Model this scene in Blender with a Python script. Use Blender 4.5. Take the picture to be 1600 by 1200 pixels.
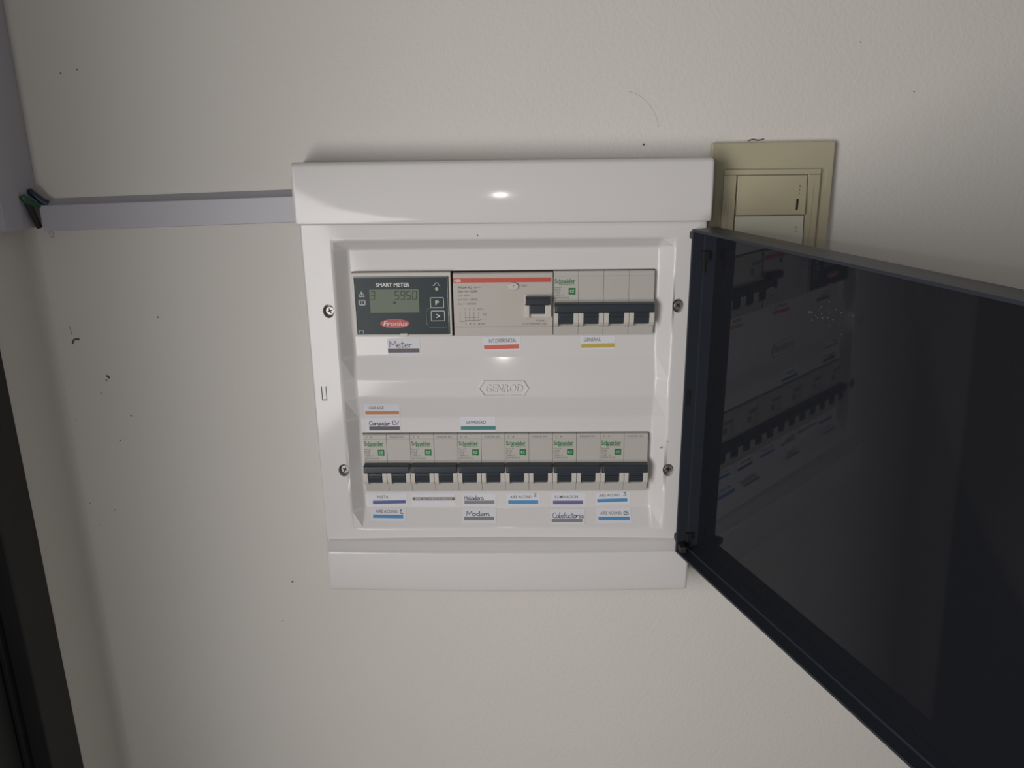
import bpy, bmesh, math, random
from mathutils import Vector, Matrix
random.seed(7)

# ------------------------------------------------------------------ clear
for o in list(bpy.data.objects):
    bpy.data.objects.remove(o, do_unlink=True)
scene = bpy.context.scene
COL = scene.collection
OZ = 1500.0                       # height (mm) of the panel datum above the floor
def V(x, y, z):                   # millimetres -> metres
    return Vector((x * .001, y * .001, (z + OZ) * .001))

# ------------------------------------------------------------------ camera
CAM = (125.174, -547.37, 73.853)
yaw, pitch, roll = -0.0208113, 0.2795137, -0.0117233
fw = Vector((math.sin(yaw) * math.cos(pitch), math.cos(yaw) * math.cos(pitch), -math.sin(pitch)))
rt = Vector((math.cos(yaw), -math.sin(yaw), 0)); up = rt.cross(fw)
r2 = math.cos(roll) * rt + math.sin(roll) * up
u2 = -math.sin(roll) * rt + math.cos(roll) * up
cd = bpy.data.cameras.new('camera'); cam = bpy.data.objects.new('camera', cd); COL.objects.link(cam)
cd.sensor_width = 36.0; cd.lens = 1200.0 / 1600.0 * 36.0; cd.clip_start = .01; cd.clip_end = 50
M = Matrix((r2, u2, -fw)).transposed().to_4x4(); M.translation = V(*CAM)
cam.matrix_world = M
scene.camera = cam

# ------------------------------------------------------------------ world, lights, exposure
w = bpy.data.worlds.new('room_light'); scene.world = w; w.use_nodes = True
bg = w.node_tree.nodes['Background']; bg.inputs[0].default_value = (1.0, .97, .94, 1); bg.inputs[1].default_value = .15
def area(name, loc, target, sx, sy, power, col):
    l = bpy.data.lights.new(name, 'AREA'); l.shape = 'RECTANGLE'; l.size = sx * .001; l.size_y = sy * .001
    l.energy = power; l.color = col
    o = bpy.data.objects.new(name, l); COL.objects.link(o); o.location = V(*loc)
    o.rotation_euler = (V(*target) - V(*loc)).to_track_quat('-Z', 'Z').to_euler()
    return o
# daylight entering through the doorway in the left-hand wall, beside the photographer
area('window_daylight', (-440, -920, -40), (100, 0, -80), 330, 900, 9.2, (1.0, .965, .945))
# the phone's torch, a little left of and below the lens
tl = bpy.data.lights.new('phone_torch', 'POINT'); tl.energy = .4; tl.color = (1.0, .96, .90); tl.shadow_soft_size = .004
to = bpy.data.objects.new('phone_torch', tl); COL.objects.link(to); to.location = V(CAM[0] - 35, CAM[1] - 2, CAM[2] - 15)
vs = scene.view_settings
vs.view_transform = 'Standard'; vs.look = 'None'; vs.gamma = 1.0; vs.use_curve_mapping = False; vs.exposure = 0.0

# ------------------------------------------------------------------ materials
def mat(name, col, rough=.5, metal=0.0, spec=.5, noise=0.0, nscale=40.0, bump=0.0, bscale=300.0, coat=0.0, bdist=.0004):
    m = bpy.data.materials.new(name); m.use_nodes = True
    nt = m.node_tree; b = nt.nodes['Principled BSDF']
    b.inputs['Base Color'].default_value = (*col, 1); b.inputs['Roughness'].default_value = rough
    b.inputs['Metallic'].default_value = metal; b.inputs['Specular IOR Level'].default_value = spec
    b.inputs['Coat Weight'].default_value = coat; b.inputs['Coat Roughness'].default_value = .09
    tc = nt.nodes.new('ShaderNodeTexCoord')
    if noise:
        n = nt.nodes.new('ShaderNodeTexNoise'); n.inputs['Scale'].default_value = nscale; n.inputs['Detail'].default_value = 4
        r = nt.nodes.new('ShaderNodeMapRange'); r.inputs[3].default_value = 1 - noise; r.inputs[4].default_value = 1 + noise
        x = nt.nodes.new('ShaderNodeVectorMath'); x.operation = 'SCALE'; x.inputs[0].default_value = col
        nt.links.new(tc.outputs['Object'], n.inputs['Vector']); nt.links.new(n.outputs['Fac'], r.inputs[0])
        nt.links.new(r.outputs[0], x.inputs['Scale']); nt.links.new(x.outputs[0], b.inputs['Base Color'])
    if bump:
        n2 = nt.nodes.new('ShaderNodeTexNoise'); n2.inputs['Scale'].default_value = bscale; n2.inputs['Detail'].default_value = 3
        bp = nt.nodes.new('ShaderNodeBump'); bp.inputs['Strength'].default_value = bump; bp.inputs['Distance'].default_value = bdist
        nt.links.new(tc.outputs['Object'], n2.inputs['Vector']); nt.links.new(n2.outputs['Fac'], bp.inputs['Height'])
        nt.links.new(bp.outputs[0], b.inputs['Normal'])
    return m
WALL = mat('wall_paint', (.66, .64, .60), .75, noise=.03, nscale=9, bump=.6, bscale=380, bdist=.0005)
FLOOR = mat('floor_tile', (.35, .32, .28), .5, noise=.08)
WHITE = mat('white_plastic', (.64, .625, .62), .5, noise=.012, nscale=14, coat=.45)
DUCT = mat('duct_plastic', (.46, .455, .51), .45, noise=.03, nscale=20)
GREY = mat('device_grey', (.46, .445, .41), .42, noise=.02, nscale=60)
GREY2 = mat('device_warm_grey', (.47, .44, .405), .4, noise=.02, nscale=60)
CREAM = mat('device_cream', (.55, .525, .48), .4, noise=.02, nscale=60)
NAVY = mat('toggle_dark', (.028, .036, .046), .32, noise=.1, nscale=80)
RIM = mat('door_rim_plastic', (.026, .031, .041), .38, spec=.25, noise=.1, nscale=30)
BLACK = mat('black', (.012, .012, .012), .6, noise=.1)
GREEN = mat('green_ink', (.008, .17, .045), .5, noise=.05)
INK = mat('grey_ink', (.13, .125, .12), .6, noise=.1)
INK2 = mat('black_ink', (.045, .045, .05), .6, noise=.1)
PEN = mat('blue_pen', (.04, .045, .13), .6, noise=.2, nscale=400)
PAPER = mat('sticker_paper', (.675, .675, .725), .6, noise=.02)
PALE = mat('white_ink', (.66, .67, .64), .5, noise=.05)
RED = mat('red_ink', (.52, .075, .045), .45, noise=.05)
REDOVAL = mat('badge_red', (.42, .03, .025), .4, noise=.05)
FACE = mat('meter_face', (.020, .034, .041), .4, spec=.25, noise=.08, nscale=40)
LCD = mat('lcd_green', (.125, .155, .11), .5, noise=.06, nscale=60)
SEG = mat('lcd_segment', (.03, .042, .03), .6, noise=.05)
GLASSY = mat('meter_clear_edge', (.16, .2, .19), .15, noise=.1)
STEEL = mat('screw_steel', (.30, .29, .275), .4, metal=.8, noise=.1, nscale=400)
GOLD = mat('champagne_plastic', (.43, .395, .275), .27, noise=.05, nscale=25, coat=.3)
GOLD2 = mat('champagne_rocker', (.44, .40, .275), .32, noise=.1, nscale=35)
IVORY = mat('ivory_rocker', (.54, .53, .44), .3, noise=.04)
WOOD = mat('dark_door_frame', (.010, .010, .0115), .6, noise=.45, nscale=25, bump=.3, bscale=120)
LEAF = mat('dark_door_leaf', (.007, .009, .011), .5, noise=.2, nscale=10)
SCUFF = mat('scuff_brown', (.10, .075, .055), .8, noise=.4, nscale=500)
CRACK = mat('plaster_grey', (.44, .42, .39), .9, noise=.2, nscale=300)
WGREEN = mat('wire_green', (.02, .09, .05), .4, noise=.1)
WBLUE = mat('wire_blue', (.02, .035, .07), .4, noise=.1)
LEDM = mat('led_pale', (.42, .42, .28), .3, noise=.1)
def stripe_mat(n, c): return mat('stripe_' + n, c, .55, noise=.04)
ST = {k: stripe_mat(k, c) for k, c in dict(grey=(.115, .10, .115), red=(.62, .13, .085), yellow=(.50, .38, .085), orange=(.55, .24, .10),
      teal=(.06, .22, .21), navy=(.085, .115, .27), sky=(.07, .26, .50), brown=(.17, .125, .115), midgrey=(.22, .215, .225), violet=(.135, .125, .28)).items()}
def smoked():
    m = bpy.data.materials.new('smoked_acrylic'); m.use_nodes = True; nt = m.node_tree; nt.nodes.clear()
    out = nt.nodes.new('ShaderNodeOutputMaterial'); mx = nt.nodes.new('ShaderNodeMixShader')
    tr = nt.nodes.new('ShaderNodeBsdfTransparent'); tr.inputs[0].default_value = (.16, .15, .15, 1)
    gl = nt.nodes.new('ShaderNodeBsdfGlossy'); gl.inputs['Roughness'].default_value = .02; gl.inputs[0].default_value = (.72, .72, .78, 1)
    df = nt.nodes.new('ShaderNodeBsdfDiffuse'); df.inputs[0].default_value = (.012, .013, .016, 1)
    ad = nt.nodes.new('ShaderNodeAddShader')
    fr = nt.nodes.new('ShaderNodeFresnel'); fr.inputs[0].default_value = 1.47
    n = nt.nodes.new('ShaderNodeTexNoise'); n.inputs['Scale'].default_value = 18; tc = nt.nodes.new('ShaderNodeTexCoord')
    r = nt.nodes.new('ShaderNodeMapRange'); r.inputs[3].default_value = .012; r.inputs[4].default_value = .05
    nt.links.new(tc.outputs['Object'], n.inputs['Vector']); nt.links.new(n.outputs['Fac'], r.inputs[0]); nt.links.new(r.outputs[0], gl.inputs['Roughness'])
    nt.links.new(fr.outputs[0], mx.inputs[0]); nt.links.new(tr.outputs[0], ad.inputs[0]); nt.links.new(df.outputs[0], ad.inputs[1])
    nt.links.new(ad.outputs[0], mx.inputs[1]); nt.links.new(gl.outputs[0], mx.inputs[2]); nt.links.new(mx.outputs[0], out.inputs[0])
    return m
SMOKE = smoked()

# ------------------------------------------------------------------ helpers (all in mm)
def link(name, me, m, parent=None, origin=(0, 0, 0)):
    o = bpy.data.objects.new(name, me); COL.objects.link(o)
    me.materials.clear(); me.materials.append(m)
    if parent is not None: o.parent = parent
    else: o.location = V(*origin)
    return o
def wn(o):
    k = o.modifiers.new('weighted_normal', 'WEIGHTED_NORMAL'); k.weight = 80; k.keep_sharp = True
def finish(name, bm, m, parent=None, origin=(0, 0, 0), smooth=True, angle=40, f=None):
    """bm holds mm coordinates; the mesh is stored relative to origin (mm)."""
    org = Vector(origin)
    for v in bm.verts:
        c = v.co.copy() if f is None else Vector(f(v.co))
        v.co = (c - org) * .001
    bmesh.ops.recalc_face_normals(bm, faces=bm.faces)
    me = bpy.data.meshes.new(name); bm.to_mesh(me); bm.free()
    if smooth:
        for p in me.polygons: p.use_smooth = True
        me.set_sharp_from_angle(angle=math.radians(angle))
    o = link(name, me, m, parent, origin)
    if smooth: wn(o)
    return o
def box(bm, x0, x1, y0, y1, z0, z1, bev=0.0, seg=2):
    t = bmesh.new()
    bmesh.ops.create_cube(t, size=1)
    for v in t.verts:
        v.co = Vector(((x0 + x1) / 2 + v.co.x * (x1 - x0), (y0 + y1) / 2 + v.co.y * (y1 - y0), (z0 + z1) / 2 + v.co.z * (z1 - z0)))
    if bev: bmesh.ops.bevel(t, geom=list(t.edges), offset=bev, segments=seg, affect='EDGES', profile=.5)
    merge(bm, t)
def merge(bm, t):
    me = bpy.data.meshes.new('tmp'); t.to_mesh(me); t.free(); bm.from_mesh(me); bpy.data.meshes.remove(me)
def prism(bm, pts, x0, x1, axis='X', bev=0.0):
    """closed polygon pts=(y,z) pulled along X (or (x,z) along Y)."""
    t = bmesh.new()
    if axis == 'X': a = [t.verts.new((x0, p[0], p[1])) for p in pts]; b = [t.verts.new((x1, p[0], p[1])) for p in pts]
    else: a = [t.verts.new((p[0], x0, p[1])) for p in pts]; b = [t.verts.new((p[0], x1, p[1])) for p in pts]
    n = len(pts); t.faces.new(a); t.faces.new(b[::-1])
    for i in range(n): t.faces.new((a[i], b[i], b[(i + 1) % n], a[(i + 1) % n]))
    bmesh.ops.recalc_face_normals(t, faces=t.faces)
    if bev: bmesh.ops.bevel(t, geom=list(t.edges), offset=bev, segments=2, affect='EDGES', profile=.5)
    merge(bm, t)
def disc(bm, x, z, r, y0, y1, n=24, rz=None, bev=0.0):
    rz = rz or r
    prism(bm, [(x + r * math.cos(2 * math.pi * i / n), z + rz * math.sin(2 * math.pi * i / n)) for i in range(n)], y0, y1, 'Y', bev)
def tube(bm, pts, r, n=8):
    pts = [Vector(p) for p in pts]; rings = []
    for i, p in enumerate(pts):
        d = (pts[min(i + 1, len(pts) - 1)] - pts[max(i - 1, 0)]).normalized()
        a = d.orthogonal().normalized() if i == 0 else (rings_a - d * rings_a.dot(d)).normalized()
        rings_a = a; b = d.cross(a)
        rings.append([bm.verts.new(p + r * (math.cos(2 * math.pi * k / n) * a + math.sin(2 * math.pi * k / n) * b)) for k in range(n)])
    for i in range(len(rings) - 1):
        for k in range(n): bm.faces.new((rings[i][k], rings[i][(k + 1) % n], rings[i + 1][(k + 1) % n], rings[i + 1][k]))
    bm.faces.new(rings[0]); bm.faces.new(rings[-1][::-1])
def smooth_path(pts, k=6):
    pts = [Vector(p) for p in pts]; out = []
    for i in range(len(pts) - 1):
        p0 = pts[max(i - 1, 0)]; p1 = pts[i]; p2 = pts[i + 1]; p3 = pts[min(i + 2, len(pts) - 1)]
        for j in range(k):
            t = j / k
            out.append(.5 * ((2 * p1) + (p2 - p0) * t + (2 * p0 - 5 * p1 + 4 * p2 - p3) * t * t + (3 * p1 - p0 - 3 * p2 + p3) * t ** 3))
    out.append(pts[-1]); return out
_tc = {}
def text2d(s, bold=0.0, shear=0.0):
    key = (s, bold, shear)
    if key not in _tc:
        c = bpy.data.curves.new('t', 'FONT'); c.body = s; c.size = 1; c.resolution_u = 2; c.offset = bold; c.shear = shear; c.fill_mode = 'FRONT'
        o = bpy.data.objects.new('t', c); COL.objects.link(o)
        bpy.context.view_layer.update()
        me = bpy.data.meshes.new_from_object(o.evaluated_get(bpy.context.evaluated_depsgraph_get()))
        vs_ = [(v.co.x, v.co.y) for v in me.vertices]; fs = [tuple(p.vertices) for p in me.polygons]
        bpy.data.objects.remove(o); bpy.data.curves.remove(c); bpy.data.meshes.remove(me)
        x0 = min(v[0] for v in vs_); x1 = max(v[0] for v in vs_); y0 = min(v[1] for v in vs_); y1 = max(v[1] for v in vs_)
        _tc[key] = ([((a - x0) / (x1 - x0), (b - y0) / (y1 - y0)) for a, b in vs_], fs)
    return _tc[key]
def text(bm, s, x0, x1, z0, z1, y, bold=0.0, shear=0.0):
    """letters fitted to the box (x0..x1, z0..z1) on the plane y"""
    vs_, fs = text2d(s, bold, shear)
    vv = [bm.verts.new((x0 + a * (x1 - x0), y, z0 + b * (z1 - z0))) for a, b in vs_]
    for f in fs:
        try: bm.faces.new([vv[i] for i in f])
        except ValueError: pass
def ribbon(bm, pts, wd, y):
    """flat pen stroke through (x,z) points"""
    for a, b in zip(pts[:-1], pts[1:]):
        a = Vector(a); b = Vector(b); d = (b - a)
        if d.length < 1e-6: continue
        d.normalize(); n = Vector((-d.y, d.x)) * wd / 2; e = d * wd * .35
        q = [a - e + n, a - e - n, b + e - n, b + e + n]
        bm.faces.new([bm.verts.new((p.x, y, p.y)) for p in q])
HW = {  # hand-written glyphs: advance, strokes in a unit box (x-height .55)
 'M': (.95, [[(.05, 0), (.1, .95), (.45, .35), (.8, .95), (.9, 0)]]), 'C': (.75, [[(.7, .8), (.4, .95), (.1, .6), (.12, .2), (.4, 0), (.75, .15)]]),
 'H': (.8, [[(.1, 0), (.12, .95)], [(.1, .45), (.65, .5)], [(.65, .95), (.7, 0)]]),
 'E': (.6, [[(.6, .95), (.1, .9), (.08, .05), (.6, 0)], [(.1, .5), (.5, .5)]]), 'V': (.6, [[(.0, .9), (.25, 0), (.6, .95)]]),
 'a': (.6, [[(.5, .5), (.25, .55), (.05, .25), (.2, .02), (.45, .2), (.5, .5), (.5, .1), (.65, .05)]]),
 'c': (.5, [[(.45, .48), (.2, .55), (.05, .25), (.2, .0), (.5, .1)]]), 'd': (.65, [[(.5, .4), (.25, .5), (.05, .22), (.25, 0), (.5, .2), (.55, 1), (.52, .05), (.68, .05)]]),
 'e': (.55, [[(.08, .25), (.45, .32), (.35, .55), (.1, .42), (.1, .1), (.3, 0), (.58, .12)]]), 'f': (.4, [[(.45, .95), (.25, .9), (.2, .1), (.1, -.1)], [(.02, .5), (.42, .52)]]),
 'g': (.6, [[(.5, .5), (.2, .55), (.05, .25), (.25, .02), (.5, .4), (.5, -.2), (.2, -.3)]]), 'h': (.6, [[(.08, 1), (.06, 0), (.2, .45), (.45, .5), (.5, 0)]]),
 'l': (.3, [[(.1, 1), (.08, .1), (.28, .02)]]), 'm': (.9, [[(.05, .5), (.07, 0), (.2, .45), (.38, .45), (.4, 0), (.55, .45), (.75, .45), (.8, .0), (.92, .05)]]),
 'o': (.55, [[(.3, .52), (.08, .35), (.12, .03), (.4, .03), (.5, .35), (.3, .52)]]), 'r': (.45, [[(.05, .5), (.1, 0), (.15, .4), (.45, .5)]]),
 's': (.45, [[(.42, .5), (.15, .5), (.15, .3), (.4, .22), (.35, .02), (.05, .05)]]), 't': (.45, [[(.2, .95), (.2, .05), (.42, .03)], [(.0, .6), (.45, .62)]]),
 ' ': (.35, []), '1': (.5, [[(.1, .7), (.2, .95), (.2, .05), (.55, .0)]]), '2': (.5, [[(.05, .75), (.25, .95), (.45, .7), (.05, .05), (.5, .05)]]),
 '3': (.5, [[(.05, .9), (.4, .95), (.2, .55), (.45, .35), (.3, .0), (.02, .08)]]), '5': (.5, [[(.5, .95), (.12, .92), (.1, .55), (.4, .5), (.4, .1), (.05, .02)]]),
 '0': (.5, [[(.25, .95), (.05, .6), (.1, .05), (.4, .1), (.42, .7), (.25, .95)]])}
def handwrite(bm, s, x0, x1, z0, z1, y, wd=.45):
    tot = sum(HW[c][0] for c in s); sx = (x1 - x0) / tot; sz = (z1 - z0); cx = 0
    for c in s:
        adv, strokes = HW[c]
        for st in strokes:
            p = smooth_path([(a, b, 0) for a, b in st], 3)
            ribbon(bm, [(x0 + (cx + q.x) * sx, z0 + q.y * sz) for q in p], wd, y)
        cx += adv
def props(o, label=None, cat=None, group=None, kind=None):
    if label: o['label'] = label
    if cat: o['category'] = cat
    if group: o['group'] = group
    if kind: o['kind'] = kind
    return o
def thing(name, label, cat, origin, group=None):
    o = bpy.data.objects.new(name, None); COL.objects.link(o); o.location = V(*origin); o.empty_display_size = .01
    return props(o, label, cat, group)

# ------------------------------------------------------------------ the setting
bm = bmesh.new(); box(bm, -341, 1700, 20, 120, -1500, 1100)
wall_back = props(finish('wall_back', bm, WALL), 'off-white painted wall behind the white breaker panel', kind='structure')
bm = bmesh.new()
prism(bm, [(20, -1500), (20, 1100), (-450, 1100), (-450, 560), (-38, 560), (-38, -1500)], -341, -241, 'X')
wall_left = props(finish('wall_left', bm, WALL), 'off-white side wall meeting the panel wall at the corner', kind='structure')
bm = bmesh.new(); box(bm, -2000, 1700, -2400, 120, -1560, -1500)
props(finish('floor', bm, FLOOR), 'tiled floor below the panel wall', kind='structure')
# plaster filleting the corner
bm = bmesh.new(); prism(bm, [(-241, 20), (-241, 14), (-239.6, 16.6), (-237.6, 18.6), (-235, 20)], -1500, 1100, 'Y')
for v in bm.verts: v.co = Vector((v.co.x, v.co.z, v.co.y))
finish('corner_plaster', bm, WALL, wall_back, angle=80)
# marks on the wall: dried mud, chipped paint, a hairline crack
def blot(pts, r, m, name, parent=wall_back):
    b = bmesh.new(); tube(b, smooth_path([(x, 20, z) for x, z in pts], 3), r, 6)
    for v in b.verts: v.co.y = 20 + (v.co.y - 20) * .5
    finish(name, b, m, parent)
blot([(-222.5, -54.8), (-221.6, -52.4), (-219.4, -51.2), (-216.6, -51.4)], .75, SCUFF, 'mud_streak')
blot([(-222.2, -47.5), (-222.3, -44), (-223, -41)], .22, SCUFF, 'mud_streak')
blot([(-200.5, -80.5), (-198.8, -81), (-198.8, -82.6)], .8, SCUFF, 'mud_spot')
blot([(-201.3, -83.5), (-200.8, -84.6)], .55, SCUFF, 'mud_spot')
for x, z, r in [(-206.9, -94.8, .45), (-186, -113.3, .5), (-197.8, -133.6, .55), (-230.3, -116.8, .35), (-153.8, -35, .55), (-71.9, -259.7, .7),
                (-83.4, -296.9, .4), (208, 85.4, .7), (-226.5, -207, .35), (-211.2, -193.9, .35), (-186, 140, .5), (-198, 137.5, .5), (-231, -188, .4), (392, 118, .4), (352, 150, .4)]:
    blot([(x - r * .9, z), (x + r * .9, z + .3)], r, SCUFF, 'mud_spot')
blot([(196, 121), (204, 118), (211, 112), (216, 104), (218, 97)], .18, CRACK, 'hairline_crack')
blot([(281, 87.2), (284, 88.2), (288, 87.6), (292, 88.4)], .5, SCUFF, 'chipped_paint')
blot([(-226, 27.5), (-224.5, 30), (-222.5, 28), (-223.5, 25.5), (-225.5, 26.5)], .5, CRACK, 'chipped_paint')

# dark door in the side wall: frame and leaf
d1 = thing('door_1', 'dark door frame and leaf in the side wall, lower left corner', None, (-241, -38, -1500)); d1['kind'] = 'structure'
O = (-241, -38, -1500)
bm = bmesh.new(); box(bm, -330, -237.5, -73, -38, -1500, 560, 1.5); finish('door_frame', bm, WOOD, d1, O)
bm = bmesh.new(); box(bm, -330, -251, -79, -73, -1500, 520, .6); finish('door_stop', bm, WOOD, d1, O)
bm = bmesh.new(); box(bm, -300, -254, -440, -80, -1490, 520, 1.0); finish('door_leaf', bm, LEAF, d1, O)

# ------------------------------------------------------------------ the breaker panel
PO = (108, 20, -247)
panel = thing('breaker_panel', 'white plastic breaker panel with raised top and bottom bands, smoked door open', 'breaker panel', PO)
XL, XR = -33.0, 250.0
def plateY(z):
    k = [(16.3, 3), (-62, 3), (-79.5, -1), (-93, -1), (-110, 3), (-183.5, 3), (-198, -6)]
    if z >= 16.3: return 3
    for (a, ya), (b, yb) in zip(k[:-1], k[1:]):
        if a >= z >= b: return ya + (yb - ya) * (a - z) / (a - b)
    return -6
xs = [XL, -11.2, -2.3, -0.7, 216.8, 219.3, 228.6, XR]
zs = [36, 23.4, 16.3, 0.6, -46.9, -62, -79.5, -93, -110, -122.1, -169.7, -183.5, -198.3, -210]
bm = bmesh.new(); grid = {}
for i, x in enumerate(xs):
    for j, z in enumerate(zs):
        y = -6 if (i in (0, 1, 6, 7) or j in (0, 1, 12, 13)) else plateY(z)
        grid[i, j] = bm.verts.new((x, y, z))
for i in range(len(xs) - 1):
    for j in range(len(zs) - 1):
        if i == 3 and j in (3, 9): continue
        bm.faces.new((grid[i, j], grid[i, j + 1], grid[i + 1, j + 1], grid[i + 1, j]))
for i in (0, 7):           # flanks running back to the wall
    bk = [bm.verts.new((xs[i], 20, z)) for z in zs]
    for j in range(len(zs) - 1): bm.faces.new((grid[i, j], grid[i, j + 1], bk[j + 1], bk[j]))
bmesh.ops.recalc_face_normals(bm, faces=bm.faces)
sharp = [e for e in bm.edges if len(e.link_faces) == 2 and e.calc_face_angle(0) > math.radians(6)]
for f in bm.faces: f.smooth = False
bv = bmesh.ops.bevel(bm, geom=sharp, offset=1.3, segments=3, affect='EDGES', profile=.5, clamp_overlap=True)
for f in bv['faces']: f.smooth = True
for v in bm.verts: v.co = (v.co - Vector(PO)) * .001
me = bpy.data.meshes.new('c'); bm.to_mesh(me); bm.free()
tmp = bpy.data.objects.new('c', me); COL.objects.link(tmp)
so = tmp.modifiers.new('s', 'SOLIDIFY'); so.thickness = .0016; so.offset = -1
SCREWS = [(-17.0, -26.5), (232.6, -24.5), (-14.8, -149.2), (231.2, -150.0)]
cb = bmesh.new()
for x, z in SCREWS: disc(cb, x, z, 4.1, -12, 0, 20, 5.0)
for v in cb.verts: v.co = (v.co - Vector(PO)) * .001
cm = bpy.data.meshes.new('k'); cb.to_mesh(cm); cb.free(); cut = bpy.data.objects.new('k', cm); COL.objects.link(cut)
bo = tmp.modifiers.new('b', 'BOOLEAN'); bo.object = cut; bo.operation = 'DIFFERENCE'; bo.solver = 'EXACT'
bpy.context.view_layer.update()
cme = bpy.data.meshes.new_from_object(tmp.evaluated_get(bpy.context.evaluated_depsgraph_get())); cme.name = 'cover'
bpy.data.objects.remove(tmp); bpy.data.objects.remove(cut)
cover = link('cover', cme, WHITE, panel)
for k, (x, z) in enumerate(SCREWS):
    bm = bmesh.new(); n = 20
    ring = lambda r, rz, y: [bm.verts.new((x + r * math.cos(6.2832 * i / n), y, z + rz * math.sin(6.2832 * i / n))) for i in range(n)]
    a, b = ring(4.1, 5.0, -5.2), ring(3.7, 4.5, 1)
    for i in range(n): bm.faces.new((a[i], a[(i + 1) % n], b[(i + 1) % n], b[i]))
    bm.faces.new(b)
    sr = finish('screw_recess', bm, WHITE, cover, PO)
    bm = bmesh.new(); disc(bm, x + .4, z - .1, 3.2, -3.6, 1, 20, bev=.5)
    sc = finish('screw', bm, STEEL, cover, PO)
    bm = bmesh.new(); ang = .35 + k * .4
    for da in (0, math.pi / 2):
        c_, s_ = math.cos(ang + da), math.sin(ang + da); q = [(-1.9, -.45), (1.9, -.45), (1.9, .45), (-1.9, .45)]
        prism(bm, [(x + .4 + a_ * c_ - b_ * s_, z - .1 + a_ * s_ + b_ * c_) for a_, b_ in q], -3.66, -3.0, 'Y')
    finish('screw_cross', bm, BLACK, cover, PO)
# little latch slot on the left border, mark under the top band
bm = bmesh.new(); box(bm, -27.0, -26.4, -6.15, -5, -93, -82.5); box(bm, -23.7, -23.2, -6.15, -5, -93, -82.5); box(bm, -27, -23.2, -6.15, -5, -93.3, -92.7)
finish('latch_slot', bm, INK2, panel, PO)
bm = bmesh.new(); disc(bm, 91.1, 26, .5, -6.2, -5, 10); disc(bm, -29, -208.5, .7, -6.2, -5, 10, .4); disc(bm, 225, -132, .4, -6.2, -5, 8); disc(bm, 229.5, -127, .4, -6.2, -5, 8)
finish('dirt_speck', bm, INK2, panel, PO)['kind'] = 'stuff'
# embossed maker's plate
bm = bmesh.new(); hx = [(88.9, -86.2), (92.6, -80.1), (122.4, -80.1), (126.1, -86.2), (122.4, -92.4), (92.6, -92.4)]
cx, cz = 107.5, -86.2
for i in range(6):
    a = hx[i]; b = hx[(i + 1) % 6]; sc_ = .93
    ai = (cx + (a[0] - cx) * .955, cz + (a[1] - cz) * .84); bi = (cx + (b[0] - cx) * .955, cz + (b[1] - cz) * .84)
    prism(bm, [a, b, bi, ai], -1.8, -.5, 'Y')
emb = finish('emblem_border', bm, WHITE, panel, PO)
vs_, fs = text2d('GENROD', .012, .18)
bm = bmesh.new(); vf = [bm.verts.new((94 + a * 27.5, -1.7, -89.2 + b * 6.0)) for a, b in vs_]
for f in fs: bm.faces.new([vf[i] for i in f])
r_ = bmesh.ops.extrude_face_region(bm, geom=list(bm.faces))
for g in r_['geom']:
    if isinstance(g, bmesh.types.BMVert): g.co.y += 1.0
finish('emblem_lettering', bm, WHITE, panel, PO, smooth=False)
# bowed bands across the top and bottom
def band(name, prof, bow, x0, x1, n=24):
    bm = bmesh.new(); rows = []
    ts = [0, 2.6 / (x1 - x0), 4.5 / (x1 - x0)] + [.03 + .94 * i / n for i in range(n + 1)] + [1 - 4.5 / (x1 - x0), 1 - 2.6 / (x1 - x0), 1]
    for t in ts:
        x = x0 + (x1 - x0) * t; b = bow * (1 - (2 * t - 1) ** 2)
        rows.append([bm.verts.new((x, y - (b if y < 0 else 0), z)) for y, z in prof])
    m_ = len(prof)
    for i in range(len(ts) - 1):
        for k in range(m_ - 1): bm.faces.new((rows[i][k], rows[i][k + 1], rows[i + 1][k + 1], rows[i + 1][k]))
    bm.faces.new(rows[0]); bm.faces.new(rows[-1][::-1])
    bmesh.ops.recalc_face_normals(bm, faces=bm.faces)
    ends = [e for e in bm.edges if len({round(v.co.x, 3) for v in e.verts}) == 1 and (abs(e.verts[0].co.x - x0) < .01 or abs(e.verts[0].co.x - x1) < .01) and all(v.co.y < 19 for v in e.verts)]
    bmesh.ops.bevel(bm, geom=ends, offset=2.0, segments=3, affect='EDGES', profile=.5, clamp_overlap=True)
    return finish(name, bm, WHITE, panel, PO, angle=50)
def arcpts(cy, cz, r, a0, a1, n=5):
    return [(cy + r * math.cos(math.radians(a0 + (a1 - a0) * i / n)), cz + r * math.sin(math.radians(a0 + (a1 - a0) * i / n))) for i in range(n + 1)]
face = [(-13 - 1.1 * (1 - ((z - 48) / 23) ** 2), z) for z in (70, 64, 58, 52, 46, 40)]
top = [(20, 76.2)] + arcpts(-9, 72.2, 4.0, 90, 165) + face + arcpts(-11.6, 36.2, 1.7, 190, 268) + [(-3, 34.4)]
band('top_band', top, 1.3, XL - 1, XR + 1)
face = [(-13 - .9 * (1 - ((z + 230) / 17) ** 2), z) for z in (-217, -222, -228, -234, -240, -243)]
bot = [(-3, -205.5), (-6.0, -207.0), (-7.2, -208.4)] + [(-10.8, -212.4)] + arcpts(-11.4, -215.2, 1.8, 120, 172, 4) + face + arcpts(-10, -245, 3.0, 190, 270) + [(20, -248)]
band('bottom_band', bot, 3.2, XL + 1.5, XR - 1.5)

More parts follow.
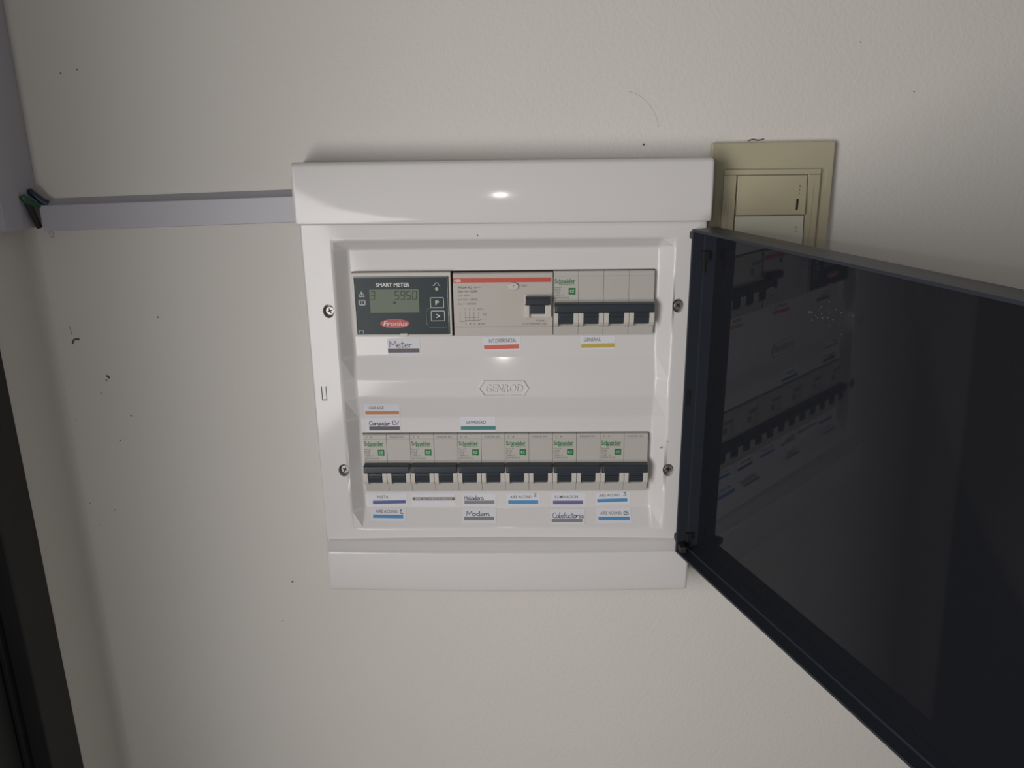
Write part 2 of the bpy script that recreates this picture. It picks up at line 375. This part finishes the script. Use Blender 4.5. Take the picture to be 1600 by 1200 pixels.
# smoked door, swung open to the right and sagging a little
HX, HY, ZC = 235.0, -27.0, -88.0
AY, AS, AT = math.radians(21.5), math.radians(2.8), math.radians(1.8)
dv = Vector((math.sin(AY), -math.cos(AY), 0)); nv = Vector((math.cos(AY), math.sin(AY), 0)); kv = Vector((0, 0, 1))
d2 = dv * math.cos(AS) - kv * math.sin(AS); k2 = dv * math.sin(AS) + kv * math.cos(AS)
n2v = nv * math.cos(AT) + k2 * math.sin(AT); k3 = -nv * math.sin(AT) + k2 * math.cos(AT)
def doorf(c):   # c = (s, t, z): along the door, through its depth (0 = rim edge, DP = outer face), height
    return Vector((HX, HY, ZC)) + d2 * c[0] + n2v * c[1] + k3 * (c[2] - ZC)
ZB, ZT, SW, DP = -211.0, 31.5, 274.0, 19.5
bm = bmesh.new()
def rim(bm, th, t0, t1):
    box(bm, 0, SW, t0, t1, ZB, ZB + th, .3); box(bm, 0, SW, t0, t1, ZT - th, ZT, .3)
    box(bm, 0, th, t0, t1, ZB + th * .9, ZT - th * .9, .3); box(bm, SW - th, SW, t0, t1, ZB + th * .9, ZT - th * .9, .3)
rim(bm, 1.8, 0, DP); rim(bm, 3.4, 8.5, DP - .4)
door = finish('door', bm, RIM, panel, PO, f=doorf); door['label'] = 'dark rim of the opened smoked door'
bm = bmesh.new(); box(bm, 1.5, SW - 1.5, DP - 2.4, DP - .2, ZB + 1.5, ZT - 1.5)
pane = finish('pane', bm, SMOKE, door, PO, f=doorf); pane['label'] = 'glossy smoked acrylic pane'
for z in (ZT - 21, ZB + 10):
    bm = bmesh.new(); box(bm, 1.5, 5.5, 6.5, 11.5, z, z + 6.5, .6); box(bm, 1.6, 4.0, 8, 10, z - 8, z, .4)
    finish('hinge_clip', bm, BLACK, door, PO, f=doorf)
bm = bmesh.new()
for k in range(24):     # grains of dust stuck to the pane
    ds, dz, r = random.gauss(108, 11), random.gauss(-2, 4.5), random.uniform(.06, .17)
    box(bm, ds - r, ds + r, DP - 2.52, DP - 2.38, dz - r, dz + r)
finish('dust', bm, GREY, door, PO, f=doorf, smooth=False)['kind'] = 'stuff'
bm = bmesh.new(); box(bm, 1.4, 2.3, .8, 4.5, -92, -80.5, .2); finish('catch_notch', bm, BLACK, door, PO, f=doorf)
for z in (ZT - 9, ZB + 4):
    bm = bmesh.new(); box(bm, 238, 243, -30, -5.5, z, z + 5, .8); finish('hinge_arm', bm, BLACK, panel, PO)

# ------------------------------------------------------------------ devices
def breaker_parts(root, O, poles, x, zt, code):
    """modular breaker, x = left edge, zt = top edge"""
    W_ = 18.0
    for k in range(poles):
        a = x + k * W_ + .07; b = x + (k + 1) * W_ - .07
        bm = bmesh.new()
        pr = [(14, 0), (-.2, 0), (-.6, -.5), (-.6, -3.3), (-1, -3.6), (-1, -20.4), (-2.4, -22), (-2.4, -25), (-1.6, -25.4), (-1.6, -38.9), (-2.2, -39.2), (-1, -46.3), (14, -46.3)]
        prism(bm, [(p, zt + q) for p, q in pr], a, b, 'X', .18)
        body = finish('pole_body', bm, GREY, root, O)
        for (c0, c1) in ((a + .05, a + 3.35), (b - 3.6, b - .05)):
            bm = bmesh.new(); prism(bm, [(p, zt + q) for p, q in [(-.5, -24), (-6.2, -24.6), (-7.2, -30), (-7.0, -36.0), (-5.0, -38.6), (-.5, -40.5)]], c0, c1, 'X', .35)
            finish('toggle_cheek', bm, CREAM, body, O)
        bm = bmesh.new()
        prism(bm, [(p, zt + q) for p, q in [(-1, -24), (-5.6, -25), (-6.4, -31), (-5.8, -36.4), (-4.6, -37.6), (-1, -37.6)]], a + 3.6, b - 3.9, 'X', .2)
        for dz in (-30.0, -32.2): box(bm, a + 3.8, b - 4.1, -6.9, -5.5, zt + dz - .45, zt + dz + .45, .15)
        finish('toggle', bm, NAVY, root, O)
    bm = bmesh.new(); x1 = x + poles * W_
    prism(bm, [(p, zt + q) for p, q in [(-2, -22.0), (-7.8, -22.3), (-8.8, -23.2), (-8.8, -27.9), (-7.9, -29.0), (-2, -28.8)]], x + .7, x1 - .7, 'X', .4)
    bar = finish('toggle_bar', bm, NAVY, root, O)
    bm = bmesh.new(); box(bm, x + 1.9, x + 2.3, -8.86, -8.6, zt - 27.6, zt - 23.6); finish('bar_mark', bm, INK, bar, O)
    y = -1.06
    bm = bmesh.new(); text(bm, 'Schneider', x + .8, x + 15.6, zt - 8.9, zt - 5.3, y, .024); bm2 = bmesh.new()
    # round emblem and the second word of the brand lettering
    for i in range(14):
        a0, a1 = 6.2832 * i / 14, 6.2832 * (i + 1) / 14; c = (x + 5.4, zt - 9.0)
        bm.faces.new([bm.verts.new((c[0] + r * math.cos(t), y - .02, c[1] + r * .85 * math.sin(t))) for r, t in ((.6, a0), (1.15, a0), (1.15, a1), (.6, a1))])
    text(bm, 'Electric', x + 7.2, x + 15.5, zt - 9.9, zt - 8.75, y)
    finish('brand_lettering', bm, GREEN, root, O, smooth=False)
    bm = bmesh.new(); box(bm, x + 10.9, x + 15.9, -1.14, -.9, zt - 16.7, zt - 11.9, .1); bd = finish('green_badge', bm, GREEN, root, O)
    bm = bmesh.new(); text(bm, 'EZ', x + 12.0, x + 14.9, zt - 15.3, zt - 13.4, -1.2, 0); finish('badge_lettering', bm, PALE, bd, O, smooth=False)
    bm = bmesh.new()
    for s, wd, q in (('Easy9', 5.6, -13.3), ('MCB', 4.4, -15.2), (code, 3.8, -17.0), ('~400V 15', 7.0, -19.0), ('EZ9F34' + code[1:], 10.6, -21.2)):
        zz = zt + q * .93; dz_ = max(0, zt - 20.4 - zz)
        text(bm, s, x + .8, x + .8 + wd, zz, zz + 1.35, -1.07 - dz_ * 1.06)
    for a in (0, 1.4, 2.8): box(bm, x + 14.9, x + 15.4, -1.12, -.95, zt - 17.2 + a * .8, zt - 16.9 + a * .8 + .3)
    for k in range(poles if poles == 2 else 0):
        bx_ = x + k * W_
        text(bm, '1 3' if k == 0 else 'MADE IN', bx_ + 2.5, bx_ + (7 if k == 0 else 13.5), zt - 2.6, zt - 1.3, -.68)
    finish('small_print', bm, INK, root, O, smooth=False)
R2 = -122.5
SIX = [('leftmost two-pole breaker of the lower row, under the orange-striped sticker', 'C20'), ('two-pole breaker above the brown sticker, second from the left', 'C16'),
       ('two-pole breaker directly under the teal-striped sticker, third from the left', 'C16'), ('two-pole breaker above the lone blue-striped sticker, fourth from the left', 'C16'),
       ('two-pole breaker above the violet-striped sticker, second from the right', 'C16'), ('rightmost two-pole breaker of the lower row, above two blue-striped stickers', 'C16')]
proto = None
for k, (lab, code) in enumerate(SIX):
    if k == 0:
        O = (0, 14, R2 - 46.3)
        proto = thing('circuit_breaker', lab, 'circuit breaker', O, 'two-pole breakers in the lower row'); breaker_parts(proto, O, 2, 0, R2, 'C16')
    else:
        c = proto.copy(); COL.objects.link(c); c.location = V(36 * k, 14, R2 - 46.3); c['label'] = lab
        for ch in list(proto.children):
            d = ch.copy(); COL.objects.link(d); d.parent = c
            for g in ch.children:
                e = g.copy(); COL.objects.link(e); e.parent = d
O = (144, 14, -46.3)
t4 = thing('main_circuit_breaker', 'four-pole grey main breaker with one long dark toggle bar, upper right', 'circuit breaker', O)
breaker_parts(t4, O, 4, 144.1, 0, 'C32')

# smart meter
O = (0, 14, -46)
sm = thing('smart_meter', 'dark-faced digital meter with green display at the left of the upper row', 'energy meter', O)
bm = bmesh.new(); box(bm, .1, 71.0, -2.2, 14, -46.2, .2, .5); finish('housing', bm, CREAM, sm, O)
bm = bmesh.new(); box(bm, 1.7, 69.0, -3.0, -2, -44.6, -2.6, .3); fc = finish('face', bm, FACE, sm, O)
bm = bmesh.new()
for b in ((1.7, 69, -3.2, -2.6), (1.7, 69, -44.6, -44.1), (1.7, 2.2, -44.6, -2.6), (68.5, 69, -44.6, -2.6)): box(bm, b[0], b[1], -3.5, -2.8, b[2], b[3], .1)
for b in ((3, 6.5, -41.5, -41.2), (6.3, 6.6, -44, -41.2), (3.2, 3.5, -43.5, -41.5)): box(bm, b[0], b[1], -3.3, -2.9, b[2], b[3])
finish('cover_edge', bm, GLASSY, sm, O)
bm = bmesh.new(); P = [(56, -25.4), (54, -25.8), (52.8, -28), (52.9, -36.8), (55, -39.4), (66.5, -39.2), (67.5, -38.5)]
tube(bm, [(x, -3.2, z) for x, z in P], .32, 6); finish('cover_window_edge', bm, GLASSY, sm, O)
bm = bmesh.new(); box(bm, 33.2, 38.6, -3.6, -2.0, -45.9, -43.6, .4); finish('cover_clip', bm, CREAM, sm, O)
Y = -3.05
bm = bmesh.new(); box(bm, 12.5, 47.9, -3.12, -2.8, -28.4, -11.6, .05); lcd = finish('display', bm, LCD, sm, O)
SEGS = {'3': 'abgcd', '5': 'afgcd', '9': 'abfgcd', '0': 'abcdef'}
def seg7(bm, ch, x, z, w_, h, y, th=.55):
    sh = lambda xx, zz: (xx + (zz - z) * .10, zz)
    P = {'a': ((0, h), (w_, h)), 'b': ((w_, h), (w_, h / 2)), 'c': ((w_, h / 2), (w_, 0)), 'd': ((0, 0), (w_, 0)), 'e': ((0, 0), (0, h / 2)), 'f': ((0, h / 2), (0, h)), 'g': ((0, h / 2), (w_, h / 2))}
    for s in SEGS[ch]:
        (a, b), (c, d) = P[s]; g = .3; L = math.hypot(c - a, d - b); ux, uz = (c - a) / L, (d - b) / L
        ribbon(bm, [sh(x + a + ux * g, z + b + uz * g), sh(x + c - ux * g, z + d - uz * g)], th, y)
bm = bmesh.new()
for ch, x in (('3', 13.2), ('5', 30.5), ('9', 34.7), ('5', 38.9), ('0', 43.2)): seg7(bm, ch, x, -18.9, 2.7, 5.9, -3.16)
bm.faces.new([bm.verts.new((x, -3.16, z)) for x, z in ((29.3, -20.3), (31.1, -20.3), (31.1, -22.0), (29.3, -22.0))])
finish('display_digits', bm, SEG, lcd, O, smooth=False)
bm = bmesh.new(); text(bm, 'SMART METER', 17.4, 41.6, -9.9, -6.9, Y, .03)
ribbon(bm, [(58.3, -9.0), (59.4, -9.0), (59.9, -7.3), (61.9, -7.3), (62.3, -9.0), (63.4, -9.0)], .4, Y)
ribbon(bm, [(4.8, -16.7), (6.8, -12.9), (8.8, -16.7), (4.8, -16.7)], .35, Y); ribbon(bm, [(6.8, -14.2), (6.8, -15.6)], .4, Y); ribbon(bm, [(6.8, -16.0), (6.8, -16.3)], .4, Y)
ribbon(bm, [(4.7, -22.6), (4.7, -19.4), (6.2, -19.2), (6.8, -20.2), (7.4, -19.2), (8.9, -19.4), (8.9, -22.6), (4.7, -22.6)], .6, Y); ribbon(bm, [(6.6, -20.6), (6.9, -21.8)], .4, Y)
finish('face_lettering', bm, PALE, fc, O, smooth=False)
for (x0, x1, z0, z1, ch) in ((55.7, 65.9, -25.4, -17.4, 'P'), (56.0, 66.3, -35.0, -27.0, '>')):
    bm = bmesh.new(); box(bm, x0, x1, -3.4, -2.8, z0, z1, .25); bt = finish('button', bm, FACE, sm, O)
    bm = bmesh.new(); text(bm, ch, (x0 + x1) / 2 - 1.2, (x0 + x1) / 2 + 1.4, (z0 + z1) / 2 - 1.6, (z0 + z1) / 2 + 1.6, -3.46, .02)
    ribbon(bm, [(x0 + .4, z0 + .4), (x1 - .4, z0 + .4), (x1 - .4, z1 - .4), (x0 + .4, z1 - .4), (x0 + .4, z0 + .4)], .45, -3.46)
    finish('button_marking', bm, PALE, bt, O, smooth=False)
bm = bmesh.new(); disc(bm, 61.0, -11.5, 1.25, -3.6, -2.8, 16, bev=.2); finish('indicator_light', bm, LEDM, sm, O)
bm = bmesh.new(); disc(bm, 29.7, -36.4, 10.7, -3.15, -2.8, 40, 3.35); ov = finish('red_oval', bm, REDOVAL, sm, O)
bm = bmesh.new(); text(bm, 'Fronius', 21.2, 38.9, -38.1, -34.5, -3.2, .012, .22); finish('brand_lettering', bm, PALE, ov, O, smooth=False)

# residual-current device
O = (72, 14, -46)
rc = thing('residual_current_device', 'pale grey safety switch with red stripe and oval test button, upper row middle', 'safety switch', O)
bm = bmesh.new(); prism(bm, [(14, -.6), (-1.4, -.6), (-2, -1.2), (-2, -39.3), (-1.7, -39.5), (-2, -39.7), (-1.9, -46), (14, -46)], 72.5, 143.7, 'X', .3)
finish('housing', bm, GREY2, rc, O)
bm = bmesh.new(); box(bm, 72.7, 142.6, -2.12, -1.9, -7.4, -4.2); sp = finish('red_stripe', bm, RED, rc, O)
bm = bmesh.new(); text(bm, 'ABB', 73.2, 78.3, -6.9, -4.8, -2.18, .03); finish('brand_lettering', bm, PALE, sp, O, smooth=False)
bm = bmesh.new(); y = -2.06
text(bm, 'FH204 AC', 76.1, 86.1, -11.7, -10.1, y, .01); text(bm, '25A  In= 0.03A', 76, 89.7, -14.4, -12.8, y, .008)
finish('bold_print', bm, INK2, rc, O, smooth=False)
bm = bmesh.new(); text(bm, 'TEST', 120.9, 125.6, -10.6, -9.2, y); finish('test_lettering', bm, INK2, rc, O, smooth=False)
bm = bmesh.new()
text(bm, 'type n', 86.9, 92.3, -11.6, -10.1, y); text(bm, 'Un= 400V~', 76.2, 85, -17.3, -15.9, y); text(bm, 'In= Im= 1000A', 75.9, 90, -20.3, -18.7, y); text(bm, 'Inc= 10000', 76, 88.8, -23.3, -21.9, y)
text(bm, '1  3  5  7/N', 80.6, 93.7, -27.4, -26.0, y); text(bm, '2  4  6  8/N', 80.3, 94.3, -38.0, -36.6, y)
b3 = bmesh.new(); text(b3, 'FH204', 131.5, 137.7, -36, -34.7, y); text(b3, '2CSF204004R1250', 121.8, 139.2, -38.2, -36.8, y); finish('code_print', b3, INK, rc, O, smooth=False)
ribbon(bm, [(76.9, -28.6), (76.9, -35.6), (80.6, -35.6)], .22, y)
for x in (80.8, 83.8, 87, 90.4): ribbon(bm, [(x, -28.4), (x, -35.4)], .22, y)
ribbon(bm, [(80.6, -32.6), (90.6, -32.6)], .25, y); ribbon(bm, [(80.6, -34.6), (91, -34.6), (92.5, -33.8), (95.5, -33.8)], .25, y); ribbon(bm, [(93.6, -30), (96, -30), (96, -31.2), (93.6, -31.2), (93.6, -30)], .22, y)
finish('small_print', bm, INK, rc, O, smooth=False)
bm = bmesh.new(); disc(bm, 115.6, -10.2, 3.7, -3.8, -1.9, 28, 2.6, bev=.5); tb = finish('test_button', bm, CREAM, rc, O)
bm = bmesh.new(); text(bm, 'T', 115.2, 116.4, -11.0, -9.4, -3.86); finish('button_marking', bm, INK, tb, O, smooth=False)
bm = bmesh.new(); box(bm, 123.4, 127, -5.0, -1.9, -32.6, -23.2, .3); box(bm, 138.2, 142.4, -5.0, -1.9, -32.6, -23.2, .3); box(bm, 127, 138.2, -3.0, -1.9, -32.6, -30.2, .2); box(bm, 123.4, 142.4, -2.6, -1.9, -23.2, -16.0, .2)
finish('toggle_surround', bm, CREAM, rc, O)
bm = bmesh.new(); prism(bm, [(-2, -16.9), (-7.5, -17.4), (-8.4, -18.6), (-8.2, -22.6), (-7, -23.4), (-2, -23.2)], 124.3, 141.1, 'X', .3); box(bm, 127.2, 138, -5.2, -1.9, -29.8, -22.5, .3); box(bm, 124.6, 140.8, -8.6, -8, -19.6, -19.2, .1)
finish('toggle', bm, NAVY, rc, O)

# ------------------------------------------------------------------ stickers
SL = Vector((0, -9.0, -14.5)).normalized()
def sticker(label, paper, stripe, col, txt=None, hand=None, slope=False, tilt=0.0, ink=INK, txt_white=False, group=None, extra=None, extra_box=None):
    x0, x1, z0, z1 = paper
    if slope: o0 = Vector((0, 3, -183.5)); dn = SL
    else:
        ya, yb = plateY(z1), plateY(z0); o0 = None; dn = Vector((0, yb - ya, z0 - z1)).normalized()
    cxm, czm = (x0 + x1) / 2, (z0 + z1) / 2
    def f(c):
        x, y, z = c
        dx, dz = x - cxm, z - czm; x = cxm + dx * math.cos(tilt) - dz * math.sin(tilt); z = czm + dx * math.sin(tilt) + dz * math.cos(tilt)
        nrm = Vector((0, dn.z, -dn.y))        # points to the room
        if nrm.y > 0: nrm = -nrm
        base = (o0 + dn * (-z)) if slope else Vector((0, plateY(z1), z1)) + dn * (z1 - z)
        p = base + nrm * (-y); return (x, p.y, p.z)
    O = f((cxm, 0, z0))
    t = thing('label_sticker', label, 'sticker', O, group)
    bm = bmesh.new(); box(bm, x0, x1, -.16, -.01, z0, z1); finish('paper', bm, PAPER, t, O, f=f)
    bm = bmesh.new(); box(bm, stripe[0], stripe[1], -.20, -.15, stripe[2], stripe[3]); finish('stripe', bm, ST[col], t, O, f=f)
    bm = bmesh.new()
    if txt: s, b = txt; text(bm, s, b[0], b[1], b[2], b[3], -.235, .004)
    if txt: finish('lettering', bm, PALE if txt_white else ink, t, O, f=f, smooth=False)
    else: bm.free()
    if hand:
        bm = bmesh.new()
        for s, b in hand: handwrite(bm, s, b[0], b[1], b[2], b[3], -.24, .42)
        finish('handwriting', bm, PEN, t, O, f=f, smooth=False)
    return t
G = 'paper stickers on the panel cover'
sticker('sticker handwritten Meter with dark grey stripe, below the digital meter', (22.3, 46.3, -61.1, -48.8), (22.4, 45.7, -59.4, -56.3), 'grey', hand=[('Meter', (23.6, 40.4, -55.6, -50.6))], group=G)
sticker('red-striped sticker printed INT.DIFERENCIAL below the safety switch', (93, 120.6, -58.7, -47.9), (93.4, 119.2, -57.2, -54), 'red', txt=('INT.DIFERENCIAL', (97.2, 117.4, -52.4, -49.4)), tilt=.025, group=G)
sticker('yellow-striped sticker printed GENERAL below the main breaker', (164.7, 189.7, -58.2, -47.9), (164.8, 189.2, -56.7, -53.6), 'yellow', txt=('GENERAL', (166.6, 179.2, -51.8, -49.0)), tilt=.015, group=G)
sticker('orange-striped sticker printed GARAGE above the lower row', (2.1, 29.2, -109, -98.5), (2.7, 28.3, -107.3, -104.6), 'orange', txt=('GARAGE', (5.9, 17.3, -103.0, -100.4)), group=G)
sticker('sticker handwritten Cargador EV with dark grey stripe, below the orange one', (2.3, 28.5, -121.9, -110.2), (4.8, 28.1, -120.1, -117.0), 'grey', hand=[('Cargador', (4.8, 21.0, -116.0, -112.6)), ('EV', (22.5, 27.5, -115.6, -112.3))], group=G)
sticker('teal-striped sticker printed LAVADERO above the lower row', (74.2, 101.1, -121.9, -109.5), (74.5, 100.9, -120.2, -117.2), 'teal', txt=('LAVADERO', (79, 93.5, -115.4, -112.7)), ink=INK2, group=G)
sticker('dark blue-striped sticker printed PILETA below the leftmost lower breaker', (-1.8, 30.8, -183.2, -172.2), (3.7, 29.5, -181, -178.2), 'navy', txt=('PILETA', (7.3, 16.2, -176.4, -174.0)), tilt=.02, group=G)
sticker('blue-striped sticker AIRE ACOND. with handwritten 1, lower left corner', (2.2, 29.7, -11.2, -1.2), (4, 27.7, -9, -6.4), 'sky', txt=('AIRE ACOND.', (5.8, 23.5, -4.9, -2.7)), hand=[('1', (24.6, 27.4, -5.4, -2.0))], slope=True, tilt=-.02, group=G)
sticker('sticker with brown bar printed AIRE ACONDICIONADO, below second lower breaker', (34.4, 68.5, -183.2, -172.4), (35, 68.2, -178.2, -175.6), 'brown', txt=('AIRE ACONDICIONADO', (37, 65.8, -177.8, -176.0)), txt_white=True, group=G)
sticker('grey-striped sticker handwritten Heladera below the third lower breaker', (74.4, 100.1, -183.3, -172.5), (75.4, 98.9, -181.3, -178.5), 'midgrey', hand=[('Heladera', (75.3, 90.5, -177.8, -174.2))], group=G)
sticker('grey-striped sticker handwritten Modem near the bottom edge', (74.1, 100.2, -12.9, -1.4), (75.2, 98.7, -10.9, -8.1), 'midgrey', hand=[('Modem', (77.1, 95.1, -7.3, -3.8))], slope=True, group=G)
sticker('blue-striped sticker AIRE ACOND with small handwritten 2 below fourth breaker', (108.7, 134.6, -183.2, -172.4), (109.7, 133.1, -181.4, -178.4), 'sky', txt=('AIRE ACOND', (111.2, 128.1, -176.7, -174.3)), hand=[('2', (129.8, 131.6, -175.2, -172.7))], group=G)
sticker('violet-striped sticker printed ILUMINACION below the fifth lower breaker', (143.5, 170, -183.2, -172.2), (144.6, 168, -181.8, -178.8), 'violet', txt=('ILUMINACION', (146, 163.9, -176.8, -174.4)), group=G)
sticker('grey-striped sticker handwritten Calefactores near the bottom edge', (142.6, 169.2, -14, -2.1), (143.4, 167.2, -12.5, -10), 'midgrey', hand=[('Calefactores', (144, 168.3, -9.2, -5.0))], slope=True, group=G)
sticker('tilted blue-striped sticker AIRE ACOND with handwritten 3 below rightmost breaker', (178.3, 204.3, -182.1, -171.9), (178.9, 202.3, -180, -177.2), 'sky', txt=('AIRE ACOND.', (180.3, 197.2, -175.4, -173.2)), hand=[('3', (199, 201.6, -175.2, -172.0))], tilt=.03, group=G)
sticker('blue-striped sticker AIRE ACOND with handwritten 05, lower right corner', (178.4, 205.3, -13.1, -1.2), (179.7, 203.9, -11.1, -8.4), 'sky', txt=('AIRE ACOND.', (181.3, 198.1, -6.6, -4.4)), hand=[('05', (199.4, 203.2, -6.7, -3.8))], slope=True, group=G)

# ------------------------------------------------------------------ light switch
O = (298, 20, -38)
sw = thing('light_switch', 'champagne-coloured wall switch plate with stacked rockers, beside the panel', 'light switch', O)
bm = bmesh.new(); prism(bm, [(254.5, -38), (341, -38), (340.2, 86.5), (254.5, 86)], 14.2, 20, 'Y', 1.4); finish('plate', bm, GOLD, sw, O)
bm = bmesh.new()
for b in ((263.8, 331, 64.2, 68), (263.8, 331, -20, -16.2), (263.8, 272.6, -16.2, 64.2), (322, 331, -16.2, 64.2)): box(bm, b[0], b[1], 11.6, 14.6, b[2], b[3], .6)
box(bm, 325.6, 326.4, 11.2, 12, -12, 60, .2); box(bm, 266.8, 267.6, 11.2, 12, -12, 60, .2)
finish('inner_frame', bm, GOLD, sw, O)
for k, (z0, z1, m_) in enumerate(((36.9, 63.9, GOLD2), (9.9, 36.3, IVORY), (-15.8, 9.3, IVORY))):
    bm = bmesh.new(); prism(bm, [(13.5, z0), (9.0, z0), (9.6, (z0 + z1) / 2), (10.8, z1), (13.5, z1)], 273.2, 321.4, 'X', .5); rk = finish('rocker', bm, m_, sw, O)
    bm = bmesh.new()
    if k == 0: box(bm, 314.6, 315.8, 8.7, 9.8, 40.2, 47.8, .1); finish('rocker_mark', bm, BLACK, rk, O)
    else: bm.free()
    for q in (z0 + 14.5, z0 + 17, z0 + 19.5) if k == 0 else (z1 - 8, z1 - 10.5):
        bm = bmesh.new(); disc(bm, 315.3, q, .8, 8.9, 11, 10, bev=.2); finish('raised_dot', bm, m_, rk, O)
bm = bmesh.new()
vs_, fs = text2d('Schneider')
vf = [bm.verts.new((334.2 + (1 - b) * -0 + b * -0 + (b * -2.2 + 2.2) * .9, 14.1, 56 + a * 13)) for a, b in vs_]
for f in fs: bm.faces.new([vf[i] for i in f])
finish('plate_lettering', bm, IVORY, sw, O, smooth=False)

# ------------------------------------------------------------------ cable ducts and wires
tanr = math.tan(math.radians(1.45))
def tiltf(c): x, y, z = c; return (x, y, z + (x + 229) * tanr)
O = (-229, 20, 31)
hd = thing('cable_duct', 'lilac-white horizontal cable duct running into the side of the panel', 'cable duct', O, 'surface cable ducts')
bm = bmesh.new(); prism(bm, [(20, 31), (10, 31), (10, 48.0), (11.5, 48.4), (20, 53.2)], -223.5, -33.2, 'X', .3); finish('base', bm, DUCT, hd, O, f=tiltf)
bm = bmesh.new(); prism(bm, [(10.2, 30.4), (9, 30.6), (8.8, 31.2), (8.8, 48.2), (9.3, 48.8), (10.2, 48.6)], -222.8, -33.2, 'X', .2); finish('lid', bm, DUCT, hd, O, f=tiltf)
O = (-235, 20, 33)
vd = thing('cable_duct', 'lilac-white vertical cable duct standing in the wall corner above the bend', 'cable duct', O, 'surface cable ducts')
bm = bmesh.new(); box(bm, -240.9, -229.6, -22, 19.9, 33.2, 1090, .4); finish('base', bm, DUCT, vd, O)
bm = bmesh.new(); box(bm, -229.7, -228.7, -23, -2.6, 33.0, 1090, .35); finish('lid', bm, DUCT, vd, O)
def wire(label, name, m, pts, r):
    bm = bmesh.new(); O = pts[0]; tube(bm, smooth_path(pts, 5), r, 10)
    o = finish(name, bm, m, None, O); props(o, label, 'wire', 'wires bending between the ducts')
wire('blue insulated wire at the top of the duct bend', 'wire', WBLUE, [(-229.0, 11, 59), (-227.3, 10.5, 57.5), (-225.2, 11.5, 55), (-222.0, 13, 51.5), (-219, 14, 50)], 2.3)
wire('green insulated wire in the middle of the duct bend', 'wire', WGREEN, [(-228.8, 1, 56), (-227.2, 1.5, 53.5), (-226.2, 4, 51), (-223.4, 10, 48.5), (-219, 14, 46)], 2.3)
wire('black insulated wire hanging down inside the duct bend', 'wire', BLACK, [(-227.0, 3.0, 51.0), (-226.4, 4.5, 47), (-226.0, 7, 40), (-225.8, 10, 33.5)], 2.0)
